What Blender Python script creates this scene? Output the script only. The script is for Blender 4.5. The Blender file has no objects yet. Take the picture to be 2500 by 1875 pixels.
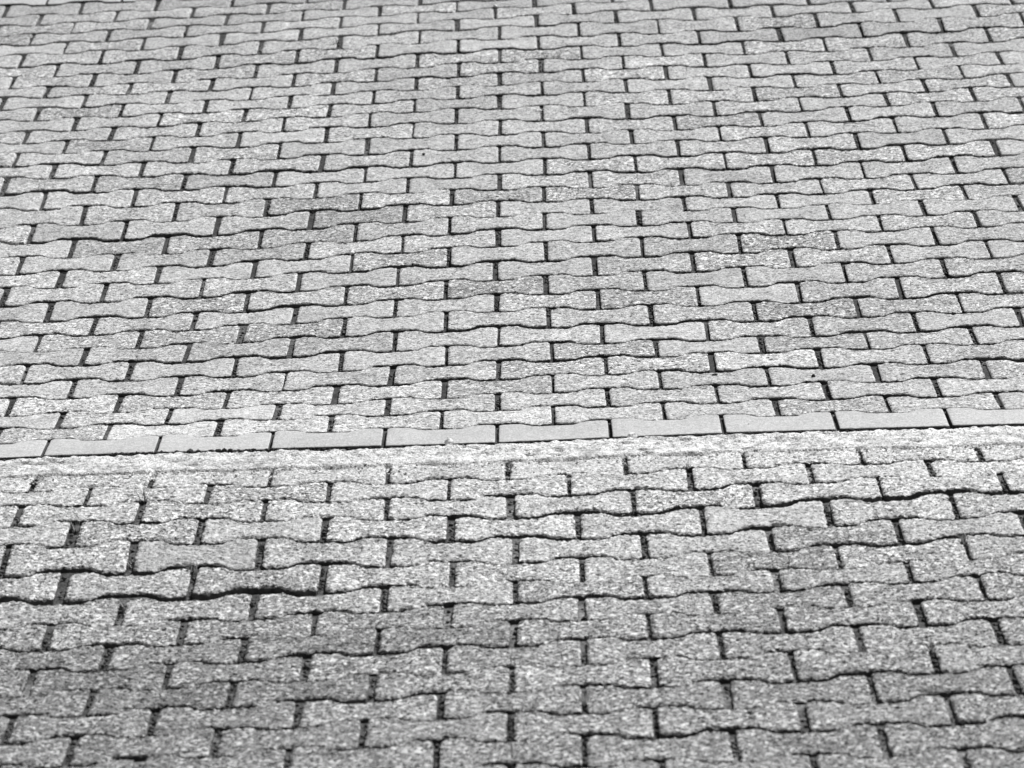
import bpy, bmesh, math, random
from mathutils import Vector, Matrix, noise

# ------------------------------------------------------------------ camera, light, exposure
scene = bpy.context.scene
col = scene.collection
R = math.radians

CAM = Vector((0.11743, -8.74979, 2.44521))
RIGHT = Vector((0.99896711, -0.00215068, -0.04538823))
UP = Vector((0.04442941, 0.25563928, 0.96575079))
FWD = Vector((-0.009526, 0.96676984, -0.25547079))
FPX = 12536.95 / 2500.0          # focal length in picture widths

cam_data = bpy.data.cameras.new('camera')
cam_data.sensor_width = 36.0
cam_data.sensor_fit = 'HORIZONTAL'
cam_data.lens = 36.0 * FPX
cam_data.clip_start = 0.1
cam_data.clip_end = 2000.0
cam_data.dof.use_dof = True
cam_data.dof.focus_distance = 9.75
cam_data.dof.aperture_fstop = 13.5
cam = bpy.data.objects.new('camera', cam_data)
col.objects.link(cam)
M = Matrix.Identity(4)
for i in range(3):
    M[i][0] = RIGHT[i]; M[i][1] = UP[i]; M[i][2] = -FWD[i]; M[i][3] = CAM[i]
cam.matrix_world = M
scene.camera = cam

SUN_EL, SUN_AZ = R(39), R(34)    # azimuth from +Y (away from the camera) towards +X
world = bpy.data.worlds.new('World')
scene.world = world
world.use_nodes = True
wn = world.node_tree
bg = wn.nodes['Background']
sky = wn.nodes.new('ShaderNodeTexSky')
sky.sky_type = 'NISHITA'
sky.sun_disc = False
sky.sun_elevation = SUN_EL
sky.sun_rotation = SUN_AZ
bw = wn.nodes.new('ShaderNodeRGBToBW')   # the photograph is black and white
wn.links.new(sky.outputs[0], bw.inputs[0])
wn.links.new(bw.outputs[0], bg.inputs['Color'])
bg.inputs['Strength'].default_value = 0.055

sun_data = bpy.data.lights.new('sun', 'SUN')
sun_data.energy = 4.2
sun_data.angle = R(0.5)
sun_data.color = (1.0, 1.0, 1.0)
sun = bpy.data.objects.new('sun', sun_data)
col.objects.link(sun)
sdir = Vector((math.sin(SUN_AZ) * math.cos(SUN_EL), math.cos(SUN_AZ) * math.cos(SUN_EL), math.sin(SUN_EL)))
sun.rotation_euler = sdir.to_track_quat('Z', 'Y').to_euler()

vs = scene.view_settings
vs.view_transform = 'Standard'
vs.look = 'None'
vs.gamma = 1.0
vs.use_curve_mapping = False
vs.exposure = 0.70
scene.render.resolution_x = 1024
scene.render.resolution_y = 768
scene.render.filter_size = 1.0

random.seed(7)
rnd = random.random
def rr(a, b): return a + (b - a) * rnd()

# ------------------------------------------------------------------ the lie of the ground
# s runs along the slope (0 = middle of the near edging row, + away from the camera), u along the rows
L, PITCH = 0.2, 0.14
LO_GAP, LO_U0, LO_SKEW, LO_L = 0.2965, 0.02672, -0.00121, 0.2 * 1.01821
KS = [-2.4, -1.9, -1.4, -0.9, -0.4, 0.0, 0.35, 0.7, 1.1, 1.5, 2.2]
KA = [-0.0727, -0.0687, -0.0773, -0.0165, -0.073, -0.0717, -0.055, -0.0243, -0.0078, 0.0013, 0.0]
DZ0=(-2.2,-2.4,0.2)
DZ=[[0,0,0,0,0,-1,-1,-1,-1,0,1,0,-2,-4,-4,-4,-2,-1,0,0,0,0,0],
[0,0,0,-1,-2,-3,-4,-4,-3,0,2,2,0,-2,-3,-2,0,1,1,1,0,0,0],
[0,0,0,-1,-3,-5,-7,-7,-5,-1,3,4,2,0,1,3,6,6,4,2,1,0,0],
[0,0,-1,-1,-3,-5,-7,-8,-6,-3,0,2,1,0,2,5,7,7,5,3,1,0,0],
[0,0,0,-1,-2,-4,-6,-8,-8,-5,-2,1,3,4,5,6,7,6,4,2,1,0,0],
[0,0,0,1,1,0,-2,-5,-7,-5,-1,3,5,6,7,8,8,7,4,2,1,0,0],
[0,0,1,2,3,3,0,-4,-6,-6,-3,0,1,2,5,9,10,9,6,3,1,0,0],
[0,1,2,3,6,7,7,5,1,-1,-4,-6,-9,-8,-4,1,5,6,4,3,1,0,0],
[0,1,2,4,7,11,15,15,13,7,0,-8,-12,-13,-9,-5,-1,1,1,1,0,0,0],
[0,0,1,2,5,9,13,15,13,6,-1,-7,-8,-6,-3,-1,-1,-2,-2,-1,-1,0,0],
[0,0,1,2,4,7,10,11,9,3,-2,-5,-5,-4,-5,-8,-10,-10,-7,-4,-2,-1,0],
[0,0,1,3,5,8,10,10,7,3,-1,-3,-3,-5,-8,-12,-15,-14,-10,-6,-3,-1,0],
[0,0,1,3,6,8,10,10,8,5,2,0,0,-1,-4,-7,-10,-11,-9,-6,-3,-1,0],
[0,1,2,3,5,6,7,6,4,4,3,2,1,-2,-4,-8,-10,-10,-8,-5,-2,-1,0],
[0,1,2,4,6,6,5,2,-1,-1,1,2,2,-1,-4,-6,-7,-6,-4,-2,-1,0,0],
[0,1,3,5,7,8,6,2,-1,-1,1,3,2,0,-2,-3,-3,-3,-2,-1,0,0,0],
[0,1,3,5,7,8,5,2,0,1,3,3,0,-3,-5,-5,-4,-3,-2,-1,-1,0,0],
[0,1,2,3,3,1,-2,-4,-3,1,5,6,3,-1,-3,-4,-3,-2,-1,0,0,0,0],
[0,1,1,1,0,-3,-6,-7,-6,-2,2,4,3,1,0,1,2,2,2,1,1,0,0],
[0,1,1,1,0,-2,-4,-5,-4,-1,2,4,4,4,3,2,3,3,3,2,1,0,0],
[0,0,0,0,-1,-4,-6,-8,-7,-2,3,7,8,7,4,3,2,2,2,1,0,0,0],
[0,0,0,0,-2,-4,-7,-10,-9,-4,2,6,5,2,-1,-2,-1,-1,-1,0,0,0,0],
[0,0,1,1,1,-1,-3,-5,-4,0,4,4,0,-5,-8,-8,-6,-4,-2,-1,-1,0,0],
[1,2,4,6,7,7,4,1,0,1,2,1,-3,-7,-10,-10,-8,-5,-2,-1,0,0,0],
[1,3,7,12,15,15,10,4,0,-1,0,0,-2,-4,-6,-6,-5,-3,-1,0,0,0,0],
[1,3,7,11,14,13,9,4,1,2,3,3,0,-2,-3,-3,-2,-1,0,0,0,0,0],
[1,2,4,6,7,7,4,3,3,5,6,4,-1,-4,-4,-1,1,3,3,2,1,1,0],
[1,1,2,2,2,1,0,0,2,5,7,6,3,-1,-3,-2,1,4,6,5,4,2,1],
[1,2,3,3,2,0,-2,-2,-1,1,4,6,5,1,-3,-5,-3,2,6,7,6,3,2],
[1,2,3,3,1,-2,-4,-5,-5,-2,1,4,4,2,-3,-5,-4,0,5,7,6,4,2],
[1,1,1,-1,-4,-7,-10,-9,-6,-2,2,5,4,2,-2,-3,-2,2,6,8,6,4,2],
[0,1,0,-2,-5,-8,-9,-8,-3,2,6,8,6,3,1,1,5,9,12,11,8,5,2],
[0,0,0,-2,-4,-6,-6,-4,0,4,8,10,10,9,7,7,9,11,12,10,7,4,2],
[0,-1,-2,-4,-6,-7,-6,-3,-1,2,4,8,11,11,10,7,5,4,4,4,3,1,1],
[-1,-2,-3,-5,-7,-8,-8,-6,-5,-3,0,3,6,8,6,4,1,0,0,0,0,0,0],
[-1,-2,-3,-5,-7,-9,-10,-10,-8,-6,-3,0,2,2,2,1,0,0,0,0,0,0,0],
[-1,-1,-2,-3,-4,-5,-6,-7,-6,-4,-3,-1,0,0,0,0,0,0,0,0,0,0,0],
[0,0,-1,-1,-1,-2,-2,-2,-2,-2,-1,0,0,0,0,0,0,0,0,0,0,0,0]]
DU_UP={-3:(-2.8,-4.8,-2.6),-2:(-4.8,-7.2,-3.7),-1:(-2.2,-5.5,-3.7),0:(-5.6,-8.9,-4.7),1:(-3.4,-8.4,-6.5),2:(-2.9,-4.4,-3.7),3:(0.9,0.5,-3.3),4:(0.0,-0.5,-0.7),5:(2.8,1.4,2.0),6:(1.6,1.7,2.2),7:(3.8,4.0,3.0),8:(2.9,3.0,-0.2),9:(2.4,2.7,0.8),10:(0.3,0.6,1.9),11:(2.8,3.3,2.2),12:(1.8,2.3,2.9),13:(1.5,3.6,2.8),14:(3.0,3.7,2.7),15:(1.2,2.1,-0.1),16:(1.0,0.5,-1.9),17:(0.2,0.8,-2.9),18:(-3.3,-2.3,-2.4),19:(-0.2,0.8,-1.8),20:(-3.3,-2.7,-3.0),21:(-5.0,-3.7,-4.0),22:(-3.8,-5.4,-6.3),23:(-2.8,-2.6,-3.0),24:(-1.3,-1.4,3.5),25:(0.0,3.5,6.4),26:(-0.6,1.3,2.5),27:(1.2,1.8,4.0),28:(-2.6,1.5,0.4),29:(1.4,-0.1,0.7),30:(0.1,1.4,-1.2),31:(2.0,0.9,-3.0)}
DU_LO={0:(-2.4,-7.9,-15.5),1:(-0.3,-4.9,-9.3),2:(-6.0,-1.7,-1.3),3:(-9.0,5.4,8.0),4:(-2.7,7.1,6.3),5:(-0.3,8.1,2.8),6:(-1.7,5.5,2.7),7:(-0.2,5.3,0.7),8:(-0.0,2.6,-4.4),9:(-4.6,3.7,0.4),10:(-3.8,1.2,-5.3),11:(-5.7,1.5,-4.1),12:(-8.0,-3.2,-4.1),13:(-5.3,-3.6,-5.4),14:(-4.3,-2.0,-3.2),15:(-3.6,-1.9,-2.6)}

def interp(x, xs, ys):
    if x <= xs[0]: return ys[0]
    if x >= xs[-1]: return ys[-1]
    for i in range(len(xs) - 1):
        if x <= xs[i + 1]:
            t = (x - xs[i]) / (xs[i + 1] - xs[i])
            return ys[i] + t * (ys[i + 1] - ys[i])

S0, DS = -3.6, 0.01
_Y, _Z = [0.0], [0.0]
for k in range(1100):
    a = interp(S0 + k * DS, KS, KA)
    _Y.append(_Y[-1] + math.cos(a) * DS); _Z.append(_Z[-1] + math.sin(a) * DS)
_k = int(round((2.2 - S0) / DS)); _oy, _oz = _Y[_k] - 2.2, _Z[_k]
_Y = [y - _oy for y in _Y]; _Z = [z - _oz for z in _Z]

def dz(u, s):
    x = (u - DZ0[0]) / DZ0[2]; y = (s - DZ0[1]) / DZ0[2]
    nx, ny = len(DZ[0]), len(DZ)
    if x < 0 or y < 0 or x >= nx - 1 or y >= ny - 1: return 0.0
    i, j = int(x), int(y); fx, fy = x - i, y - j
    fx = fx * fx * (3 - 2 * fx); fy = fy * fy * (3 - 2 * fy)
    a = DZ[j][i] * (1 - fx) + DZ[j][i + 1] * fx
    b = DZ[j + 1][i] * (1 - fx) + DZ[j + 1][i + 1] * fx
    return (a * (1 - fy) + b * fy) * 0.001

def pt(u, s, h=0.0):
    x = max(0.0, min(len(_Y) - 1.001, (s - S0) / DS)); i = int(x); f = x - i
    return Vector((u, _Y[i] * (1 - f) + _Y[i + 1] * f, _Z[i] * (1 - f) + _Z[i + 1] * f + dz(u, s) + h))

def frame(u, s, span_u=0.07, span_s=0.06):
    ex = (pt(u + span_u, s) - pt(u - span_u, s)).normalized()
    ey = (pt(u, s + span_s) - pt(u, s - span_s)).normalized()
    ez = ex.cross(ey).normalized(); ey = ez.cross(ex).normalized()
    m = Matrix.Identity(4); p = pt(u, s)
    for i in range(3):
        m[i][0] = ex[i]; m[i][1] = ey[i]; m[i][2] = ez[i]; m[i][3] = p[i]
    return m

def to_picture(p):
    d = p - CAM; z = d.dot(FWD)
    return 0.5 + FPX * d.dot(RIGHT) / z, 0.375 - FPX * d.dot(UP) / z     # in picture widths

def row_shift(tab, r, u):
    a, b, c = tab[r]
    u = max(-1.6, min(1.6, u))
    return (b + (c - b) * u if u > 0 else b + (b - a) * u) * 0.001

# ------------------------------------------------------------------ materials
def new_mat(name):
    m = bpy.data.materials.new(name); m.use_nodes = True
    nt = m.node_tree
    bsdf = nt.nodes['Principled BSDF']
    bsdf.inputs['Specular IOR Level'].default_value = 0.25
    return m, nt, bsdf

def N(nt, kind, **inp):
    n = nt.nodes.new(kind)
    for k, v in inp.items(): n.inputs[k].default_value = v
    return n

def math_node(nt, op, a, b=None, clamp=False):
    n = nt.nodes.new('ShaderNodeMath'); n.operation = op; n.use_clamp = clamp
    for i, v in enumerate((a, b)):
        if v is None: continue
        if isinstance(v, (int, float)): n.inputs[i].default_value = v
        else: nt.links.new(v, n.inputs[i])
    return n.outputs[0]

def smooth(nt, v, lo, hi, a=0.0, b=1.0):
    n = nt.nodes.new('ShaderNodeMapRange'); n.interpolation_type = 'SMOOTHSTEP'
    nt.links.new(v, n.inputs['Value'])
    n.inputs['From Min'].default_value = lo; n.inputs['From Max'].default_value = hi
    n.inputs['To Min'].default_value = a; n.inputs['To Max'].default_value = b
    return n.outputs['Result']

def concrete(name, source, base, grain=1.0, pit=1.0, bump=0.55, agg=150.0, blotch=0.75):
    """weathered concrete; tone (r), coarseness (g) and a texture offset (b) come from the piece"""
    m, nt, bsdf = new_mat(name)
    geo = nt.nodes.new('ShaderNodeNewGeometry')
    if source == 'object':
        src = nt.nodes.new('ShaderNodeObjectInfo').outputs['Color']
    else:
        at = nt.nodes.new('ShaderNodeAttribute'); at.attribute_name = 'tone'; src = at.outputs['Color']
    sep = nt.nodes.new('ShaderNodeSeparateColor'); nt.links.new(src, sep.inputs[0])
    tone, coarse, off = sep.outputs[0], sep.outputs[1], sep.outputs[2]
    comb = nt.nodes.new('ShaderNodeCombineXYZ')
    o1 = math_node(nt, 'MULTIPLY', off, 37.0); o2 = math_node(nt, 'MULTIPLY', off, 91.0)
    nt.links.new(o1, comb.inputs[0]); nt.links.new(o2, comb.inputs[1])
    add = nt.nodes.new('ShaderNodeVectorMath'); add.operation = 'ADD'
    nt.links.new(geo.outputs['Position'], add.inputs[0]); nt.links.new(comb.outputs[0], add.inputs[1])
    P = add.outputs[0]
    def nz(scale, detail=3.0, rough=0.6, dist=0.0):
        n = N(nt, 'ShaderNodeTexNoise', Scale=scale, Detail=detail, Roughness=rough, Distortion=dist)
        nt.links.new(P, n.inputs['Vector']); return n.outputs['Fac']
    big, mid, fine, pitn = nz(13.0, 3.0), nz(75.0, 4.0, 0.65), nz(330.0, 2.0), nz(120.0, 3.0, 0.7, 0.3)
    vor = N(nt, 'ShaderNodeTexVoronoi', Scale=agg); nt.links.new(P, vor.inputs['Vector'])
    vbw = nt.nodes.new('ShaderNodeRGBToBW'); nt.links.new(vor.outputs['Color'], vbw.inputs[0])
    def centred(v, k): return math_node(nt, 'MULTIPLY', math_node(nt, 'SUBTRACT', v, 0.5), k)
    cg = math_node(nt, 'MULTIPLY', coarse, grain)
    drift = N(nt, 'ShaderNodeTexNoise', Scale=1.7, Detail=4.0, Roughness=0.55)       # weathering shared by neighbours
    nt.links.new(geo.outputs['Position'], drift.inputs['Vector'])
    val = math_node(nt, 'ADD', centred(big, blotch), 1.0)
    val = math_node(nt, 'ADD', val, centred(drift.outputs['Fac'], 0.55))
    tex = math_node(nt, 'ADD', centred(mid, 0.9), math_node(nt, 'ADD', centred(fine, 1.3), centred(vbw.outputs[0], 0.75)))
    val = math_node(nt, 'ADD', val, math_node(nt, 'MULTIPLY', tex, cg))
    spark = math_node(nt, 'MULTIPLY', smooth(nt, vbw.outputs[0], 0.66, 0.78, 0.0, 0.55), cg)
    val = math_node(nt, 'ADD', val, math_node(nt, 'MULTIPLY', spark, smooth(nt, coarse, 0.8, 1.2, 0.25, 1.0)))
    pit2 = nz(230.0, 3.0, 0.65, 0.2)
    pits = math_node(nt, 'MAXIMUM', smooth(nt, pitn, 0.35, 0.45, 0.95, 0.0), smooth(nt, pit2, 0.38, 0.47, 0.8, 0.0))
    pits = math_node(nt, 'MULTIPLY', pits, math_node(nt, 'MULTIPLY', coarse, 0.9 * pit), clamp=True)
    val = math_node(nt, 'MULTIPLY', val, math_node(nt, 'SUBTRACT', 1.0, pits))
    val = math_node(nt, 'MULTIPLY', math_node(nt, 'MULTIPLY', val, tone), base)
    val = math_node(nt, 'MINIMUM', math_node(nt, 'MAXIMUM', val, 0.012), 0.82)
    nt.links.new(val, bsdf.inputs['Base Color'])
    bsdf.inputs['Roughness'].default_value = 0.92
    hgt = math_node(nt, 'ADD', math_node(nt, 'MULTIPLY', mid, 1.0), math_node(nt, 'MULTIPLY', fine, 0.45))
    hgt = math_node(nt, 'SUBTRACT', hgt, math_node(nt, 'MULTIPLY', pits, 0.8))
    b = N(nt, 'ShaderNodeBump', Strength=bump, Distance=0.004)
    nt.links.new(hgt, b.inputs['Height']); nt.links.new(b.outputs[0], bsdf.inputs['Normal'])
    return m

def plain(name, v, var=0.4, scale=60.0, rough=0.9, bump=0.5):
    m, nt, bsdf = new_mat(name)
    geo = nt.nodes.new('ShaderNodeNewGeometry')
    n = N(nt, 'ShaderNodeTexNoise', Scale=scale, Detail=4.0, Roughness=0.65)
    nt.links.new(geo.outputs['Position'], n.inputs['Vector'])
    x = smooth(nt, n.outputs['Fac'], 0.3, 0.7, v * (1 - var), v * (1 + var))
    nt.links.new(x, bsdf.inputs['Base Color'])
    bsdf.inputs['Roughness'].default_value = rough
    b = N(nt, 'ShaderNodeBump', Strength=bump, Distance=0.004)
    nt.links.new(n.outputs['Fac'], b.inputs['Height']); nt.links.new(b.outputs[0], bsdf.inputs['Normal'])
    return m

M_PAVER = concrete('paver_concrete', 'object', 0.40)
M_PAVER_FAR = concrete('paver_concrete_joined', 'attribute', 0.40)
M_EDGE = concrete('edging_concrete', 'object', 0.42, grain=0.95, pit=0.5, bump=0.4, agg=300.0, blotch=0.2)
M_MORTAR = concrete('mortar', 'attribute', 0.58, grain=0.7, pit=0.8, bump=0.8, blotch=0.35)
M_SOIL_SHADE = plain('shaded_soil_side', 0.055, 0.5, 60.0)  # soil tone with joint shade painted in, darkens the side faces
M_GROUND = plain('bare_ground', 0.16, 0.4, 3.0)
M_MOSS = plain('moss', 0.03, 0.6, 300.0)
M_GRAVEL = plain('joint_grit', 0.085, 0.85, 160.0)
M_CRUMB = plain('mortar_crumb', 0.45, 0.4, 200.0)
M_STONE = plain('dark_stone', 0.03, 0.3, 300.0)
M_CHIP = plain('pale_chip', 0.72, 0.1, 200.0)
M_LEAF = plain('weed_leaf', 0.16, 0.5, 120.0)
M_STRAW = plain('dry_straw', 0.50, 0.25, 120.0)

def bed_mat(name, base, patch):
    m, nt, bsdf = new_mat(name)
    geo = nt.nodes.new('ShaderNodeNewGeometry')
    def nz(scale, d=3.0):
        n = N(nt, 'ShaderNodeTexNoise', Scale=scale, Detail=d, Roughness=0.6)
        nt.links.new(geo.outputs['Position'], n.inputs['Vector']); return n.outputs['Fac']
    a, b, c = nz(2.6, 2.0), nz(130.0), nz(20.0)
    v = math_node(nt, 'ADD', base, smooth(nt, a, 0.48, 0.66, 0.0, patch))
    v = math_node(nt, 'MULTIPLY', v, smooth(nt, b, 0.3, 0.7, 0.3, 1.6))
    v = math_node(nt, 'MULTIPLY', v, smooth(nt, c, 0.3, 0.7, 0.5, 1.4))
    nt.links.new(v, bsdf.inputs['Base Color']); bsdf.inputs['Roughness'].default_value = 0.95
    bp = N(nt, 'ShaderNodeBump', Strength=1.0, Distance=0.006)
    nt.links.new(b, bp.inputs['Height']); nt.links.new(bp.outputs[0], bsdf.inputs['Normal'])
    return m
M_BED_UP = bed_mat('joint_sand', 0.03, 0.06)
M_BED_LO = bed_mat('joint_sand_pale', 0.06, 0.12)

# ------------------------------------------------------------------ helpers
def tag(o, label=None, cat=None, kind=None, group=None):
    if label: o['label'] = label
    if cat: o['category'] = cat
    if kind: o['kind'] = kind
    if group: o['group'] = group
    return o

def mesh_obj(name, verts, faces, mat, parent=None, shade=True):
    me = bpy.data.meshes.new(name); me.from_pydata(verts, [], faces); me.materials.append(mat)
    if shade: me.polygons.foreach_set('use_smooth', [True] * len(me.polygons))
    o = bpy.data.objects.new(name, me); col.objects.link(o)
    if parent: o.parent = parent
    return o

def sm(t): t = max(0.0, min(1.0, t)); return t * t * (3 - 2 * t)

HL = 0.0965                                     # half length of a stone at unit scale
WIDE, WAIST = 0.0800, 0.0512                    # half widths: 165 mm bone laid at 140 mm pitch
def half_width(x): return WAIST + (WIDE - WAIST) * sm((abs(x) - 0.031) / 0.034)

def outline(seed, wear, straight=None):
    """counter-clockwise outline of a bone-shaped stone; straight = y of a straight near side"""
    rg = random.Random(seed)
    r = 0.0075 + 0.003 * rg.random()
    xs = [-HL + r + (2 * HL - 2 * r) * i / 24 for i in range(25)]
    pts = []
    lowy = (lambda x: straight) if straight is not None else (lambda x: -half_width(x))
    rl = 0.004 if straight is not None else r
    for x in xs: pts.append([x, lowy(x)])
    for a in (-65, -35, -10): pts.append([HL - rl + rl * math.cos(R(a)), lowy(HL) + rl + rl * math.sin(R(a))])
    y0, y1 = lowy(HL) + rl, half_width(HL) - r
    for k in (1, 2, 3): pts.append([HL, y0 + (y1 - y0) * k / 4])
    for a in (10, 35, 65): pts.append([HL - r + r * math.cos(R(a)), half_width(HL) - r + r * math.sin(R(a))])
    for x in reversed(xs): pts.append([x, half_width(x)])
    for a in (115, 145, 170): pts.append([-HL + r + r * math.cos(R(a)), half_width(HL) - r + r * math.sin(R(a))])
    for k in (3, 2, 1): pts.append([-HL, y0 + (y1 - y0) * k / 4])
    for a in (190, 215, 245): pts.append([-HL + rl + rl * math.cos(R(a)), lowy(HL) + rl + rl * math.sin(R(a))])
    n = len(pts)
    nrm = []
    for i in range(n):
        a, b = pts[i - 1], pts[(i + 1) % n]
        tx, ty = b[0] - a[0], b[1] - a[1]; l = math.hypot(tx, ty) or 1
        nrm.append((ty / l, -tx / l))
    ph = [(rg.random() * 6.28, rg.choice((3, 5, 7, 11, 16, 23)), rg.random()) for _ in range(6)]
    jit = [wear * (sum(a * math.sin(f * 6.283 * i / n + p) for p, f, a in ph) * 0.22 + 0.8 * (rg.random() - 0.5)) for i in range(n)]
    for _ in range(2 if wear > 0.0008 else 0):                     # knocked-off bits of edge
        c = rg.randrange(n); w = rg.choice((1, 2, 2, 3)); d = wear * rg.uniform(0.8, 2.2)
        for k in range(-w, w + 1): jit[(c + k) % n] += d * (1 - abs(k) / (w + 1))
    return pts, nrm, jit

def stone_mesh(name, seed, wear, mat, straight=None, rim=1.0, dark_sides=False):
    pts, nrm, jit = outline(seed, wear, straight)
    n = len(pts); rg = random.Random(seed + 500)
    rings = [(-0.045, 0.0), (-0.0065, 0.0), (-0.0026 * rim, 0.0010 * rim), (-0.0010 * rim, 0.0026 * rim), (-0.0002, 0.0055 * rim), (0.0, 0.0055 * rim + 0.007)]
    verts, faces = [], []
    for k, (z, ins) in enumerate(rings):
        for i, (p, q) in enumerate(zip(pts, nrm)):
            d = max(-0.0005, jit[i]) * (1.0 if k < 4 else (0.5 if k == 4 else 0.0))
            zz = z + (rg.uniform(-0.0004, 0.0003) if 1 < k < 5 else 0)
            x, y = p[0] - q[0] * d, p[1] - q[1] * d
            x *= 1 - ins / HL
            y -= math.copysign(min(1.0, abs(p[1]) / 0.05), p[1]) * ins
            verts.append((x, y, zz))
    for k in range(len(rings) - 1):
        for i in range(n):
            j = (i + 1) % n
            faces.append((k * n + i, k * n + j, (k + 1) * n + j, (k + 1) * n + i))
    top = (len(rings) - 1) * n
    faces.append(tuple(range(top, top + n)))
    side_index = [1] * (2 * n if dark_sides else 0); side_index += [0] * (len(faces) - len(side_index))  # side faces get the soil colour that also paints their shade
    me = bpy.data.meshes.new(name); me.from_pydata(verts, [], faces); me.materials.append(mat)
    me.polygons.foreach_set('use_smooth', [True] * len(me.polygons))
    if dark_sides: me.materials.append(M_SOIL_SHADE); me.polygons.foreach_set('material_index', side_index)
    me.update()
    return me

def rough_mesh(name, seed, mat, rim, relief, wear, gx=58, gy=46):
    """a bone stone whose top is a fine grid with the relief of weathered aggregate"""
    rg = random.Random(seed); ox = rg.random() * 90
    r = 0.0095 + 0.004 * rg.random()
    def spread(n, edge):
        v = [-1, -1 + edge * 0.4, -1 + edge, -1 + edge * 2.0]
        k = n - 8
        v += [-1 + edge * 2.0 + (2 - edge * 4.0) * (i + 1) / (k + 1) for i in range(k)]
        return v + [1 - edge * 2.0, 1 - edge, 1 - edge * 0.4, 1]
    tx, ty = spread(gx, 0.022), spread(gy, 0.03)
    nx, ny = len(tx), len(ty)
    def hw(x):
        e = abs(x) - (HL - r)
        return half_width(x) - (r - math.sqrt(max(0.0, r * r - e * e)) if e > 0 else 0.0)
    verts, faces = [], []
    for y_ in ty:
        for x_ in tx:
            x = x_ * HL; h = hw(x); y = y_ * h
            d = min((1 - abs(y_)) * h, HL - abs(x))
            q = Vector((x, y, ox))
            rough_edge = wear * (0.7 * noise.noise(q * 60) + 0.8 * noise.noise(q * 170))
            dd = d + rough_edge * (1 if d < 0.012 else 0)
            z = -0.0032 * rim * (1 - min(1.0, max(0.0, dd) / (0.0042 * rim)) ** 0.55) if dd < 0.0042 * rim else 0.0
            n1 = noise.noise(q * 95); n2 = noise.noise(q * 215 + Vector((5, 0, 0))); n3 = noise.noise(q * 40)
            z += relief * (0.40 * n1 + 0.60 * n2 + 0.25 * n3)
            pit = noise.noise(q * 120 + Vector((0, 9, 0)))
            if pit > 0.32: z -= relief * 2.2 * (pit - 0.32)
            k = max(0.0, 1 - d / 0.01)
            x -= math.copysign(max(0.0, -rough_edge) * k, x) * (abs(x_) > 0.9); y -= math.copysign(max(0.0, -rough_edge) * k, y) * (abs(y_) > 0.8)
            verts.append((x, y, z))
    for j in range(ny - 1):
        for i in range(nx - 1):
            a = j * nx + i; faces.append((a, a + 1, a + nx + 1, a + nx))
    ring = list(range(nx)) + [j * nx + nx - 1 for j in range(1, ny)] + [(ny - 1) * nx + i for i in range(nx - 2, -1, -1)] + [j * nx for j in range(ny - 2, 0, -1)]
    base = len(verts)
    for k in ring: verts.append((verts[k][0], verts[k][1], -0.045))
    n = len(ring)
    for i in range(n):
        j = (i + 1) % n; faces.append((ring[j], ring[i], base + i, base + j))
    me = bpy.data.meshes.new(name); me.from_pydata(verts, [], faces); me.materials.append(mat)
    sm_ = [True] * len(me.polygons)
    for i in range(n): sm_[len(sm_) - 1 - i] = False
    me.polygons.foreach_set('use_smooth', sm_)
    me.materials.append(M_SOIL_SHADE)  # skirt slot: soil plus painted shade, so the joint lines read darker
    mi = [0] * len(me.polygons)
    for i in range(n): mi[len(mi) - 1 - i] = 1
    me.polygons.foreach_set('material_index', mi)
    me.update()
    return me

UP_MESH = [rough_mesh('paver', 10 + i, M_PAVER, 0.8, 0.0021, 0.0014) for i in range(9)]
LO_MESH = [rough_mesh('paver', 40 + i, M_PAVER, 1.1, 0.0036, 0.0024, 82, 66) for i in range(9)]
UP_LOW = [stone_mesh('paver', 10 + i, 0.0008, M_PAVER, rim=1.0) for i in range(8)]
LO_LOW = [stone_mesh('paver', 40 + i, 0.0014, M_PAVER, rim=1.3) for i in range(8)]
EDGE_MESH = [stone_mesh('edging_stone', 70 + i, 0.0007, M_EDGE, straight=-0.0735, rim=0.6, dark_sides=True) for i in range(4)]

def bed(name, s_from, s_to, depth, seed, mat):
    verts, faces = [], []
    du, dsx = 0.03, 0.02
    nu, ns = int(5.0 / du), int(round((s_to - s_from) / dsx))
    for j in range(ns + 1):
        for i in range(nu + 1):
            u, s = -2.5 + i * du, s_from + (s_to - s_from) * j / ns
            h = depth + 0.0026 * noise.noise((u * 8, s * 8, seed)) + 0.0014 * noise.noise((u * 31, s * 31, seed + 4))
            verts.append(pt(u, s, h))
    for j in range(ns):
        for i in range(nu):
            a = j * (nu + 1) + i
            faces.append((a, a + 1, a + nu + 2, a + nu + 1))
    return mesh_obj(name, verts, faces, mat)

# ------------------------------------------------------------------ the setting
g = 400.0
ground = mesh_obj('ground', [(-g, -g, -0.12), (g, -g, -0.12), (g, g, -0.12), (-g, g, -0.12)], [(0, 1, 2, 3)], M_GROUND)
tag(ground, 'bare grey ground around the paving', 'ground', 'structure')

upper = tag(bed('upper_pavement', -0.075, 4.84, -0.0065, 1.3, M_BED_UP), 'far sloping field of light grey bone-shaped concrete pavers', 'pavement', 'structure')
lower = tag(bed('lower_pavement', -2.75, -0.0755, -0.0080, 7.7, M_BED_LO), 'near field of worn grey bone-shaped pavers with weeds in the joints', 'pavement', 'structure')

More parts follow.
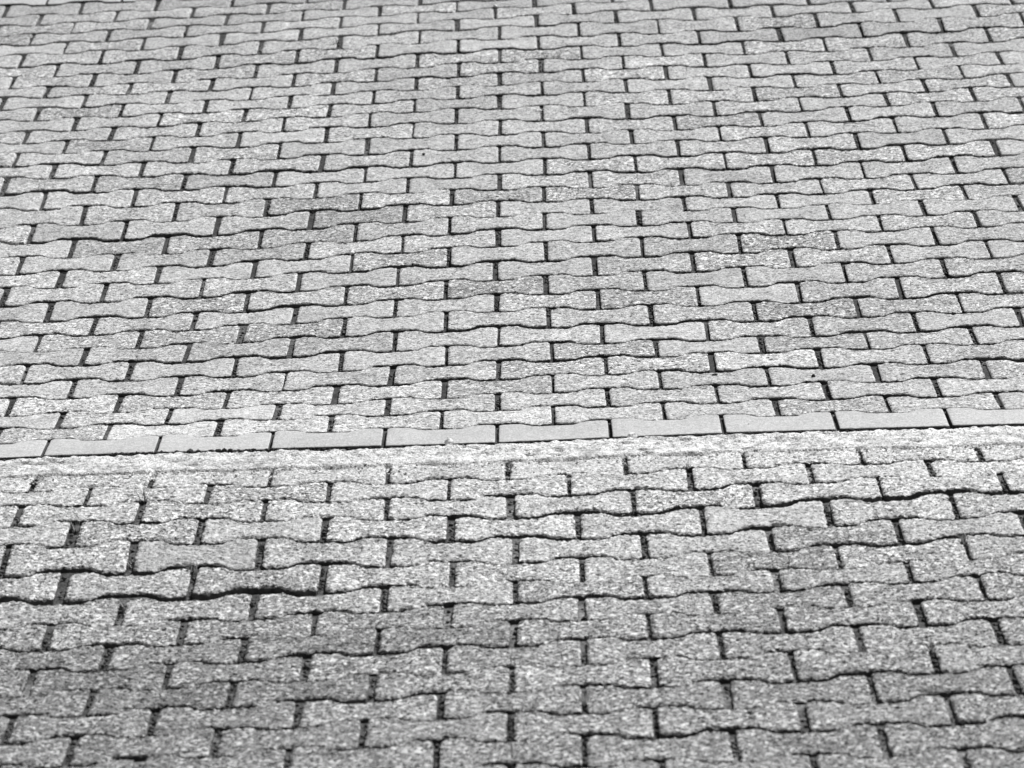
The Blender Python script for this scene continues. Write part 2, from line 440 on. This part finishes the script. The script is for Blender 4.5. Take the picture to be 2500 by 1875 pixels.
DARK = set([('u', 0, -6.0), ('u', 1, -6.5), ('u', 5, 0.5), ('u', 18, -4.0), ('u', 18, -3.0), ('u', 17, -1.5), ('u', 16, -2.0), ('u', 19, -2.5), ('u', 20, 3.0), ('u', 24, 3.0), ('u', 26, 3.0), ('u', 23, 1.5), ('u', 23, 1.5), ('u', 28, -3.0), ('l', 1, -2.0), ('l', 2, -2.5), ('l', 2, -2.5), ('u', 16, 1.0), ('u', 16, 0.0), ('l', 8, -3.5), ('l', 9, -3.0), ('l', 5, -4.0), ('l', 8, -1.5), ('l', 8, -0.5), ('l', 7, 2.0), ('u', 26, 1.0), ('u', 14, -4.0), ('u', 18, -2.0), ('u', 11, 2.5), ('u', 9, 3.5), ('u', 11, -4.5), ('u', 8, -5.0), ('u', 28, 0.0), ('u', 30, -4.0), ('l', 10, -3.5), ('l', 11, 3.0), ('l', 3, -3.0), ('l', 5, 2.0), ('u', 3, 6.5), ('u', 16, 6.0), ('u', 20, -1.0), ('u', 22, 0.0), ('u', 27, 0.5), ('u', 24, -2.0), ('u', 22, -3.0), ('u', 30, 3.0), ('l', 10, -1.5), ('l', 10, -2.5), ('l', 6, 0.5), ('l', 7, -1.0), ('l', 8, 1.5), ('l', 4, 2.5)])
LIGHT = set([('u', 14, -2.0), ('u', 15, -1.5), ('u', 14, -2.0), ('u', 2, -6.0), ('u', 2, -6.0), ('u', 15, -4.5), ('u', 16, -5.0), ('u', 19, -1.5), ('u', 19, -0.5), ('u', 18, 0.0), ('u', 19, 2.5), ('u', 19, 1.5), ('u', 13, -4.5), ('u', 17, 0.5), ('u', 12, 0.0), ('u', 9, -1.5), ('u', 3, -1.5), ('u', 2, 0.0), ('u', 2, 0.0), ('u', 24, -1.0), ('u', 25, 1.5), ('u', 26, 3.0), ('u', 23, -2.5), ('u', 26, -1.0), ('u', 26, -3.0), ('u', 30, 0.0), ('u', 30, 1.0), ('u', 32, -1.0), ('u', 30, -2.0), ('u', 28, -4.0), ('u', 30, -3.0), ('l', 1, -4.0), ('l', 5, -3.0), ('l', 5, -1.0), ('l', 3, 0.0), ('l', 3, 2.0), ('l', 4, 3.5), ('l', 7, -1.0), ('l', 2, 2.5), ('u', 8, -2.0), ('u', 9, 0.5), ('u', 11, -2.5), ('l', 1, 4.0)])

slots_up, slots_lo = [], []          # (screen size, u, s, row, centre index)
def in_view(u, s, hu=0.1, hs=0.07):
    n = 0
    for a in (-hu, 0, hu):
        for b in (-hs, hs):
            x, y = to_picture(pt(u + a, s + b))
            if -0.001 < x < 1.001 and -0.001 < y < 0.751: n += 1
    return n
for r in range(-2, 31):
    s = (31 - r) * PITCH
    for k in range(-11, 12):
        c = k + 0.5 if r % 2 else k
        u = c * L; u += row_shift(DU_UP, r, u)
        slots_up.append((in_view(u, s) / (pt(u, s) - CAM).length ** 3, u, s, r, c))
for r in range(0, 16):
    s = -LO_GAP - r * PITCH
    for k in range(-11, 11):
        c = k + 0.5 if r % 2 == 0 else k
        u = c * LO_L + LO_U0 + LO_SKEW * s; u += row_shift(DU_LO, r, u)
        slots_lo.append((in_view(u, s) / (pt(u, s) - CAM).length ** 3, u, s, r, c))
slots_up.sort(key=lambda t: -t[0]); slots_lo.sort(key=lambda t: -t[0])

def tone_for(field, r, c):
    t = random.gauss(1.0, 0.045); g = random.gauss(0.92, 0.12)
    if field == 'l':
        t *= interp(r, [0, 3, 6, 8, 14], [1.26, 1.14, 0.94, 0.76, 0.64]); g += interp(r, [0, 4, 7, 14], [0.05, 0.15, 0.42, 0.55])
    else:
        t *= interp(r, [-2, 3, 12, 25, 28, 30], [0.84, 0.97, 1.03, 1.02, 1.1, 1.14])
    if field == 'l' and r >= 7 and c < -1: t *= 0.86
    if (field, r, c) in DARK: t *= 0.85; g += 0.25
    elif (field, r, c) in LIGHT: t *= 1.06; g -= 0.12
    return (t, max(0.35, min(1.5, g)), rnd(), 1.0)

def placement(field, u, s, r, c):
    m = frame(u, s)
    tilt_x, tilt_y, lift = random.gauss(0.011, 0.0045), random.gauss(0, 0.003), random.gauss(0, 0.00045)
    if field == 'l':
        tilt_x = tilt_x * 1.3 - 0.008; lift *= 1.6
        if r == 3 and c >= 0: tilt_x += 0.016
        if r == 3 and c < 0: tilt_x -= 0.01
        if r == 5 and c < 0: tilt_x += 0.024 if c < -1 else 0.018; lift += 0.0014 if c < -1 else 0.001
        if r == 6 and c < -1: tilt_x += 0.02; lift -= 0.002
        if r in (2, 4) and c > -2: tilt_x += 0.006
        if r == 4 and c < 0: tilt_x -= 0.006
    else:
        if r in (13, 14, 26): tilt_x += 0.008
        if 4 <= r <= 8 and c > 4: tilt_x -= 0.005
    gap = rr(0.0055, 0.0105) if field == 'u' else rr(0.0065, 0.012)
    if field == 'u' and c < -2: gap += 0.002
    sx = ((L if field == 'u' else LO_L) - gap) / (2 * HL)
    rot = Matrix.Rotation(-tilt_x, 4, 'X') @ Matrix.Rotation(tilt_y, 4, 'Y') @ Matrix.Rotation(random.gauss(0, 0.006), 4, 'Z')
    flip = Matrix.Rotation(math.pi if rnd() < 0.5 else 0.0, 4, 'Z')
    shift = Matrix.Translation((random.gauss(0, 0.0012), random.gauss(0, 0.0008), lift))
    return m @ shift @ rot @ flip @ Matrix.Diagonal((sx, rr(0.992, 1.003) if field == 'u' else rr(0.984, 1.0), 1.0, 1.0))

def lay_field(slots, field, parent, meshes, low, far_name, limit):
    jv, jf, jt = [], [], []
    for k, (size, u, s, r, c) in enumerate(slots):
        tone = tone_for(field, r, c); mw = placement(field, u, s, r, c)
        if size > 0 and k < limit:
            me = meshes[random.randrange(len(meshes))]
            o = bpy.data.objects.new('paver', me); col.objects.link(o)
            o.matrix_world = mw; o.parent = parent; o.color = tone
        else:
            base = len(jv); me = low[random.randrange(len(low))]
            jv.extend((mw @ v.co)[:] for v in me.vertices)
            for f in me.polygons: jf.append([base + i for i in f.vertices])
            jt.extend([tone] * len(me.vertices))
    o = mesh_obj(far_name, jv, jf, M_PAVER_FAR, parent); o['kind'] = 'stuff'
    at = o.data.color_attributes.new('tone', 'FLOAT_COLOR', 'POINT')
    at.data.foreach_set('color', [x for t in jt for x in t])
lay_field(slots_up, 'u', upper, UP_MESH, UP_LOW, 'distant_pavers', 298)
lay_field(slots_lo, 'l', lower, LO_MESH, LO_LOW, 'outlying_pavers', 298)

# ------------------------------------------------------------------ edging rows
def edging(name, r, turned, label):
    s = (31 - r) * PITCH
    root = tag(bpy.data.objects.new(name, None), label, 'edging'); col.objects.link(root)
    root.location = pt(0, s); bpy.context.view_layer.update()
    for k in range(-9, 9):
        c = k + 0.5
        u = c * L; u += row_shift(DU_UP, r, u)
        o = bpy.data.objects.new('edging_stone', EDGE_MESH[random.randrange(4)]); col.objects.link(o)
        m = frame(u, s) @ Matrix.Translation((0, 0, random.gauss(0.001, 0.0006))) @ Matrix.Rotation(random.gauss(0, 0.003), 4, 'X')
        if turned: m = m @ Matrix.Rotation(math.pi, 4, 'Z')
        m = m @ Matrix.Diagonal(((L - rr(0.004, 0.0075)) / (2 * HL), 1, 1, 1))
        o.parent = root; o.matrix_parent_inverse = root.matrix_world.inverted(); o.matrix_world = m
        o.color = (random.gauss(0.95, 0.03), 0.5, rnd(), 1)
edging('edging', 31, False, 'smooth pale edging stones in a straight row between the two paving fields')
edging('edging', -3, True, 'smooth pale edging stones along the far end of the upper paving')

# ------------------------------------------------------------------ mortar strip
def mortar(name, s_near, s_far, u0, u1, step, label, ragged=True):
    verts, faces, tones = [], [], []
    nu, ns = int((u1 - u0) / step), int((s_far - s_near) / step)
    for j in range(ns + 1):
        for i in range(nu + 1):
            u, s = u0 + i * step, s_near + (s_far - s_near) * j / ns
            low = -0.240 + 0.013 * noise.noise((u * 2.3, 3.1, 0)) + 0.012 * noise.noise((u * 9, 9.4, 0)) + 0.010 * noise.noise((u * 38, s * 30, 2))
            if u < -0.35: low -= 0.018 * sm((-0.35 - u) / 0.25)
            far = s_far - 0.003 + 0.004 * noise.noise((u * 25, 1.7, 5))
            th = sm((s - low) / 0.10) if ragged else 0.5
            h = (0.35 + 0.65 * th) * (0.0026 * noise.noise((u * 12, s * 18, 1)) + 0.0030 * noise.noise((u * 44, s * 48, 6)) + 0.0042 * noise.noise((u * 95, s * 95, 3)))
            h += 0.0022 + 0.0030 * th
            if ragged:
                hole = noise.noise((u * 42, s * 70, 8.8)) + 0.5 * noise.noise((u * 6, s * 15, 1.2))
                if hole > 0.45: h -= 0.010 * sm((hole - 0.45) / 0.2)
                h -= 0.010 * (1 - sm((s - low) / 0.010))
            e2 = (far - s) / 0.030
            h -= 0.0082 * (1 - sm(e2))
            verts.append(pt(u, s, h))
            d = 0.92 + 0.25 * noise.noise((u * 16, s * 22, 4))
            if ragged and s < -0.16: d *= 1 - 0.30 * sm((noise.noise((u * 40, s * 60, 7)) - 0.1) / 0.3)
            tones.append((d * 1.12, 0.9, 0.3, 1))
    for j in range(ns):
        for i in range(nu):
            a = j * (nu + 1) + i; faces.append((a, a + 1, a + nu + 2, a + nu + 1))
    o = mesh_obj(name, verts, faces, M_MORTAR)
    at = o.data.color_attributes.new('tone', 'FLOAT_COLOR', 'POINT')
    at.data.foreach_set('color', [x for t in tones for x in t])
    return tag(o, label, 'mortar', 'structure')
mortar('mortar_strip', -0.28, -0.084, -2.4, 2.4, 0.0055, 'rough crumbling pale mortar strip in front of the edging stones')
mortar('concrete_apron', 4.846, 7.0, -2.5, 2.5, 0.04, 'rough concrete beyond the far edging stones', False)

# ------------------------------------------------------------------ grit and moss in the joints
ICO = None
def blobs(name, spots, mat, label, cat):
    """spots: (point, radius, flatten)"""
    bm = bmesh.new(); bmesh.ops.create_icosphere(bm, subdivisions=1, radius=1.0)
    bv = [v.co.copy() for v in bm.verts]; bf = [[v.index for v in f.verts] for f in bm.faces]; bm.free()
    verts, faces = [], []
    for p, rad, flat in spots:
        b = len(verts); q = [rr(0.7, 1.25) for _ in bv]; a = rnd() * 6.28; ca, sa = math.cos(a), math.sin(a)
        for v, k in zip(bv, q):
            verts.append((p.x + rad * k * (v.x * ca - v.y * sa), p.y + rad * k * (v.x * sa + v.y * ca), p.z + rad * k * flat * v.z))
        faces.extend([b + i for i in f] for f in bf)
    return tag(mesh_obj(name, verts, faces, mat), label, cat, 'stuff')

grit = []
for field, slots in (('u', slots_up), ('l', slots_lo)):
    for size, u, s, r, c in slots:
        if size <= 0: continue
        half = (L if field == 'u' else LO_L) / 2
        for k in range(random.choice((0, 3, 8, 14)) if field == 'u' else random.choice((4, 9, 16))):
            rad = rr(0.0016, 0.0036) if field == 'u' else rr(0.002, 0.0042)
            grit.append((pt(u + half + random.gauss(0, 0.0015), s + rr(-0.07, 0.07), rr(-0.007, -0.002) if field == 'u' else rr(-0.009, -0.003)), rad, 0.8))
blobs('joint_grit', grit, M_GRAVEL, 'dark grit and small stones lying in the paver joints', 'grit')

crumbs = []
for k in range(900):
    u = rr(-1.15, 1.2); s = random.gauss(-0.235, 0.022) if rnd() < 0.7 else rr(-0.36, -0.10)
    crumbs.append((pt(u, s, rr(0.0005, 0.002)), rr(0.0009, 0.0028), 0.75))
for k in range(420):
    s = rr(-2.2, 4.7); u = rr(-0.75, 0.8) * (1 + max(0, s) * 0.16)
    crumbs.append((pt(u, s, 0.0008), rr(0.0007, 0.0018), 0.8))
blobs('mortar_crumbs', crumbs, M_CRUMB, 'pale loose crumbs of mortar and grit on the paving', 'grit')

moss = []
u = -1.1
while u < 1.15:
    dens = 0.45 + 0.9 * noise.noise((u * 5, 2.2, 0)) + (0.7 if -0.68 < u < -0.36 else 0) + (0.4 if 0.15 < u < 0.55 else 0)
    if rnd() < dens:
        big = 1.7 if -0.68 < u < -0.36 else 1.0
        moss.append((pt(u, -0.0745 - rr(0, 0.007), rr(-0.006, -0.0015 if u > -0.3 else 0.001)), rr(0.0018, 0.0038) * big, 0.8))
    u += 0.0022
for size, uu, s, r, c in slots_up:
    if size > 0 and rnd() < 0.06:
        for k in range(6): moss.append((pt(uu + rr(-0.05, 0.05), s - 0.07 + (0.012 if rnd() < .5 else 0), -0.003), rr(0.002, 0.0035), 0.8))
blobs('moss', moss, M_MOSS, 'dark moss growing along the edging and in the joints', 'moss')

# ------------------------------------------------------------------ weeds and litter
def tuft(u, s, blades, length, spread, mat, label, width=0.0011):
    verts, faces = [], []
    for b in range(blades):
        a = rnd() * 6.283; ln = 0.8 * length * rr(0.45, 1.1); lean = spread * rr(0.25, 1.1)
        bx, by = random.gauss(0, 0.0035), random.gauss(0, 0.006)
        dx, dy = math.cos(a), math.sin(a); w = width * rr(0.7, 1.2)
        base = len(verts)
        for k in range(5):
            t = k / 4; out = ln * (lean * t + 0.45 * lean * t * t); up = ln * (t * (1.15 - 0.5 * lean) - 0.35 * lean * t * t)
            ww = w * (1 - 0.85 * t)
            c = Vector((bx + dx * out, by + dy * out, -0.008 + up))
            verts.append((c.x - dy * ww, c.y + dx * ww, c.z)); verts.append((c.x + dy * ww, c.y - dx * ww, c.z))
        for k in range(4): faces.append((base + 2 * k, base + 2 * k + 1, base + 2 * k + 3, base + 2 * k + 2))
    root = bpy.data.objects.new('grass_tuft', None); col.objects.link(root); root.location = pt(u, s)
    o = mesh_obj('blades', verts, faces, mat, root)
    # clump of leaf bases at the root
    cl = []; cf = []
    for b in range(7):
        x, y, z, q = random.gauss(0, 0.004), random.gauss(0, 0.007), -0.005, rr(0.002, 0.0045)
        i = len(cl)
        cl.extend([(x - q, y, z), (x, y - q, z), (x + q, y, z), (x, y + q, z), (x + rr(-.002, .002), y, z + q * 1.4)])
        cf.extend([(i, i + 1, i + 4), (i + 1, i + 2, i + 4), (i + 2, i + 3, i + 4), (i + 3, i, i + 4)])
    mesh_obj('crown', cl, cf, M_MOSS, root, False)
    return tag(root, label, 'weed', None, 'weeds in the paver joints')

W, ST = M_LEAF, M_STRAW
for u, s, n, ln, sp, mt, lab in [
    (-0.410, 3.903, 26, 0.034, 1.0, W, 'spiky dark weed sprawling on the far pavers, largest in the upper field'),
    (-0.600, 3.149, 14, 0.018, 0.9, W, 'low dark weed in a joint of the upper field, below the largest spiky one'),
    (0.202, 3.077, 10, 0.018, 0.8, W, 'small sprig in a joint of the upper field, right of centre'),
    (-0.510, 4.371, 12, 0.016, 0.9, W, 'tiny dark weed in the upper field nearest the top edge'),
    (-0.797, 3.052, 10, 0.014, 0.8, W, 'flat weed filling a joint at the left of the upper field'),
    (-0.681, -0.498, 16, 0.020, 0.9, W, 'weed at the foot of a wide joint, second row below the mortar at left'),
    (-0.589, -0.486, 14, 0.050, 0.35, W, 'weed with one tall upright blade near the left mortar strip'),
    (-0.790, -0.315, 14, 0.018, 0.9, W, 'weed clump at the left end of the mortar strip'),
    (-0.786, -0.633, 12, 0.014, 0.9, W, 'dark curled weed at the left edge, third row below the mortar'),
    (-0.687, -0.692, 7, 0.040, 0.4, ST, 'thin pale blades on a dark stained paver at left'),
    (-0.579, -0.893, 18, 0.020, 0.9, ST, 'pale weed at the foot of a joint above the raised left row'),
    (-0.579, -1.116, 12, 0.022, 0.8, ST, 'small weed just below the deep dark joint at left'),
    (-0.482, -0.938, 14, 0.034, 0.5, ST, 'pale straw sticking up in the joint of the raised left row'),
    (-0.275, -0.709, 16, 0.022, 0.9, W, 'leafy weed in a joint left of centre, third row below the mortar'),
    (-0.375, -0.825, 12, 0.022, 0.8, W, 'weed in a head joint left of centre, fourth row below the mortar'),
    (-0.378, -1.118, 9, 0.020, 0.8, W, 'sparse weed at the right end of the deep dark joint'),
    (0.110, -0.352, 14, 0.020, 1.0, ST, 'pale dry weed in a joint close below the mortar at centre'),
    (0.225, -0.646, 14, 0.026, 1.0, ST, 'curly pale dry weed right of centre, third row below the mortar'),
    (0.545, -0.701, 12, 0.022, 0.9, ST, 'pale weed in the right half, above the long dark joint'),
    (0.743, -0.679, 12, 0.020, 0.9, W, 'weed at the right edge just above the long dark joint'),
    (0.745, -0.945, 15, 0.036, 0.6, ST, 'bright spiky dry weed at the right edge below the long dark joint'),
    (0.730, -0.486, 14, 0.018, 0.9, ST, 'short pale weed beside the smoothest pale paver at the right edge'),
    (0.322, -0.345, 10, 0.026, 0.6, W, 'dark sprig in a joint touching the mortar, right of centre'),
    (0.128, -1.860, 44, 0.048, 1.25, ST, 'big flattened pale dead weed on the near pavers'),
    (0.636, -1.651, 20, 0.036, 0.9, ST, 'pale dry weed in a joint of the near pavers at right'),
    (0.027, -2.163, 12, 0.085, 1.15, W, 'long dark blades spreading at the bottom edge'),
    (0.419, -0.278, 10, 0.016, 0.9, W, 'tiny weed at the lower rim of the mortar, right of centre'),
    (0.636, -0.632, 14, 0.020, 0.9, W, 'dark weed in a wide joint at right, third row below the mortar')]:
    tuft(u, s, n, ln, sp, mt, lab)

def twig(p0, p1, rad, label):
    a, b = p0, p1; d = (b - a); verts, faces = [], []
    side = d.cross(Vector((0, 0, 1))).normalized(); up = side.cross(d).normalized()
    for k in range(9):
        t = k / 8; c = a + d * t + up * (rad + 0.006 * math.sin(t * 3.1) * (1 - t)) + side * 0.0025 * math.sin(t * 5)
        q = rad * (1 - 0.6 * t)
        for i in range(6):
            an = i * math.pi / 3; verts.append(c + side * math.cos(an) * q + up * math.sin(an) * q)
    for k in range(8):
        for i in range(6):
            j = (i + 1) % 6; faces.append((k * 6 + i, k * 6 + j, k * 6 + 6 + j, k * 6 + 6 + i))
    faces.append(tuple(range(5, -1, -1))); faces.append(tuple(range(48, 54)))
    return tag(mesh_obj('twig', verts, faces, M_STRAW), label, 'twig')
twig(pt(0.786, 2.690, 0.0), pt(0.853, 2.655, 0.0), 0.0016, 'pale dry twig lying on a paver at the right of the upper field')

def lump(name, u, s, rx, ry, rz, mat, label, cat, lift=0.0):
    bm = bmesh.new(); bmesh.ops.create_icosphere(bm, subdivisions=2, radius=1.0)
    sd = rnd() * 50
    for v in bm.verts:
        k = 1 + 0.45 * noise.noise(v.co * 1.7 + Vector((sd, 0, 0)))
        v.co = Vector((v.co.x * rx * k, v.co.y * ry * k, v.co.z * rz * k))
    me = bpy.data.meshes.new(name); bm.to_mesh(me); bm.free(); me.materials.append(mat)
    o = bpy.data.objects.new(name, me); col.objects.link(o); o.location = pt(u, s, rz * 0.7 + lift)
    o.rotation_euler = (0, 0, rnd() * 6)
    return tag(o, label, cat)
lump('pebble', -0.168, 2.541, 0.0035, 0.005, 0.0032, M_STONE, 'small black pebble on a light paver, left of centre in the upper field', 'pebble')
lump('pebble', 0.583, 0.399, 0.0036, 0.005, 0.0034, M_STONE, 'small round black pebble on a paver near the edging at right', 'pebble')
lump('pebble', 0.403, 0.444, 0.0052, 0.004, 0.0018, M_STONE, 'flat dark pebble on a paver near the edging, left of the round one', 'pebble')
lump('stone_chip', -0.008, 4.293, 0.0045, 0.010, 0.0035, M_CHIP, 'white chip at a joint by the top edge', 'chip', -0.001)
lump('stone_chip', -0.547, 2.315, 0.0075, 0.005, 0.0025, M_CHIP, 'white flat chip on the joint at left in the upper field', 'chip', 0.0005)
lump('stone_chip', -0.303, 1.624, 0.0040, 0.008, 0.0035, M_CHIP, 'white chip wedged at the top of a head joint, upper field left of centre', 'chip', -0.002)
lump('stone_chip', 0.095, 2.961, 0.0050, 0.007, 0.0025, M_CHIP, 'pale chip in a joint at the middle of the upper field', 'chip', -0.001)
lump('mortar_lump', -0.083, -0.079, 0.011, 0.008, 0.006, M_CHIP, 'white mortar lump against the edging stones at centre', 'mortar')
lump('mortar_lump', 0.238, -0.096, 0.010, 0.009, 0.007, M_CHIP, 'white mortar lump on the strip, right of centre', 'mortar')
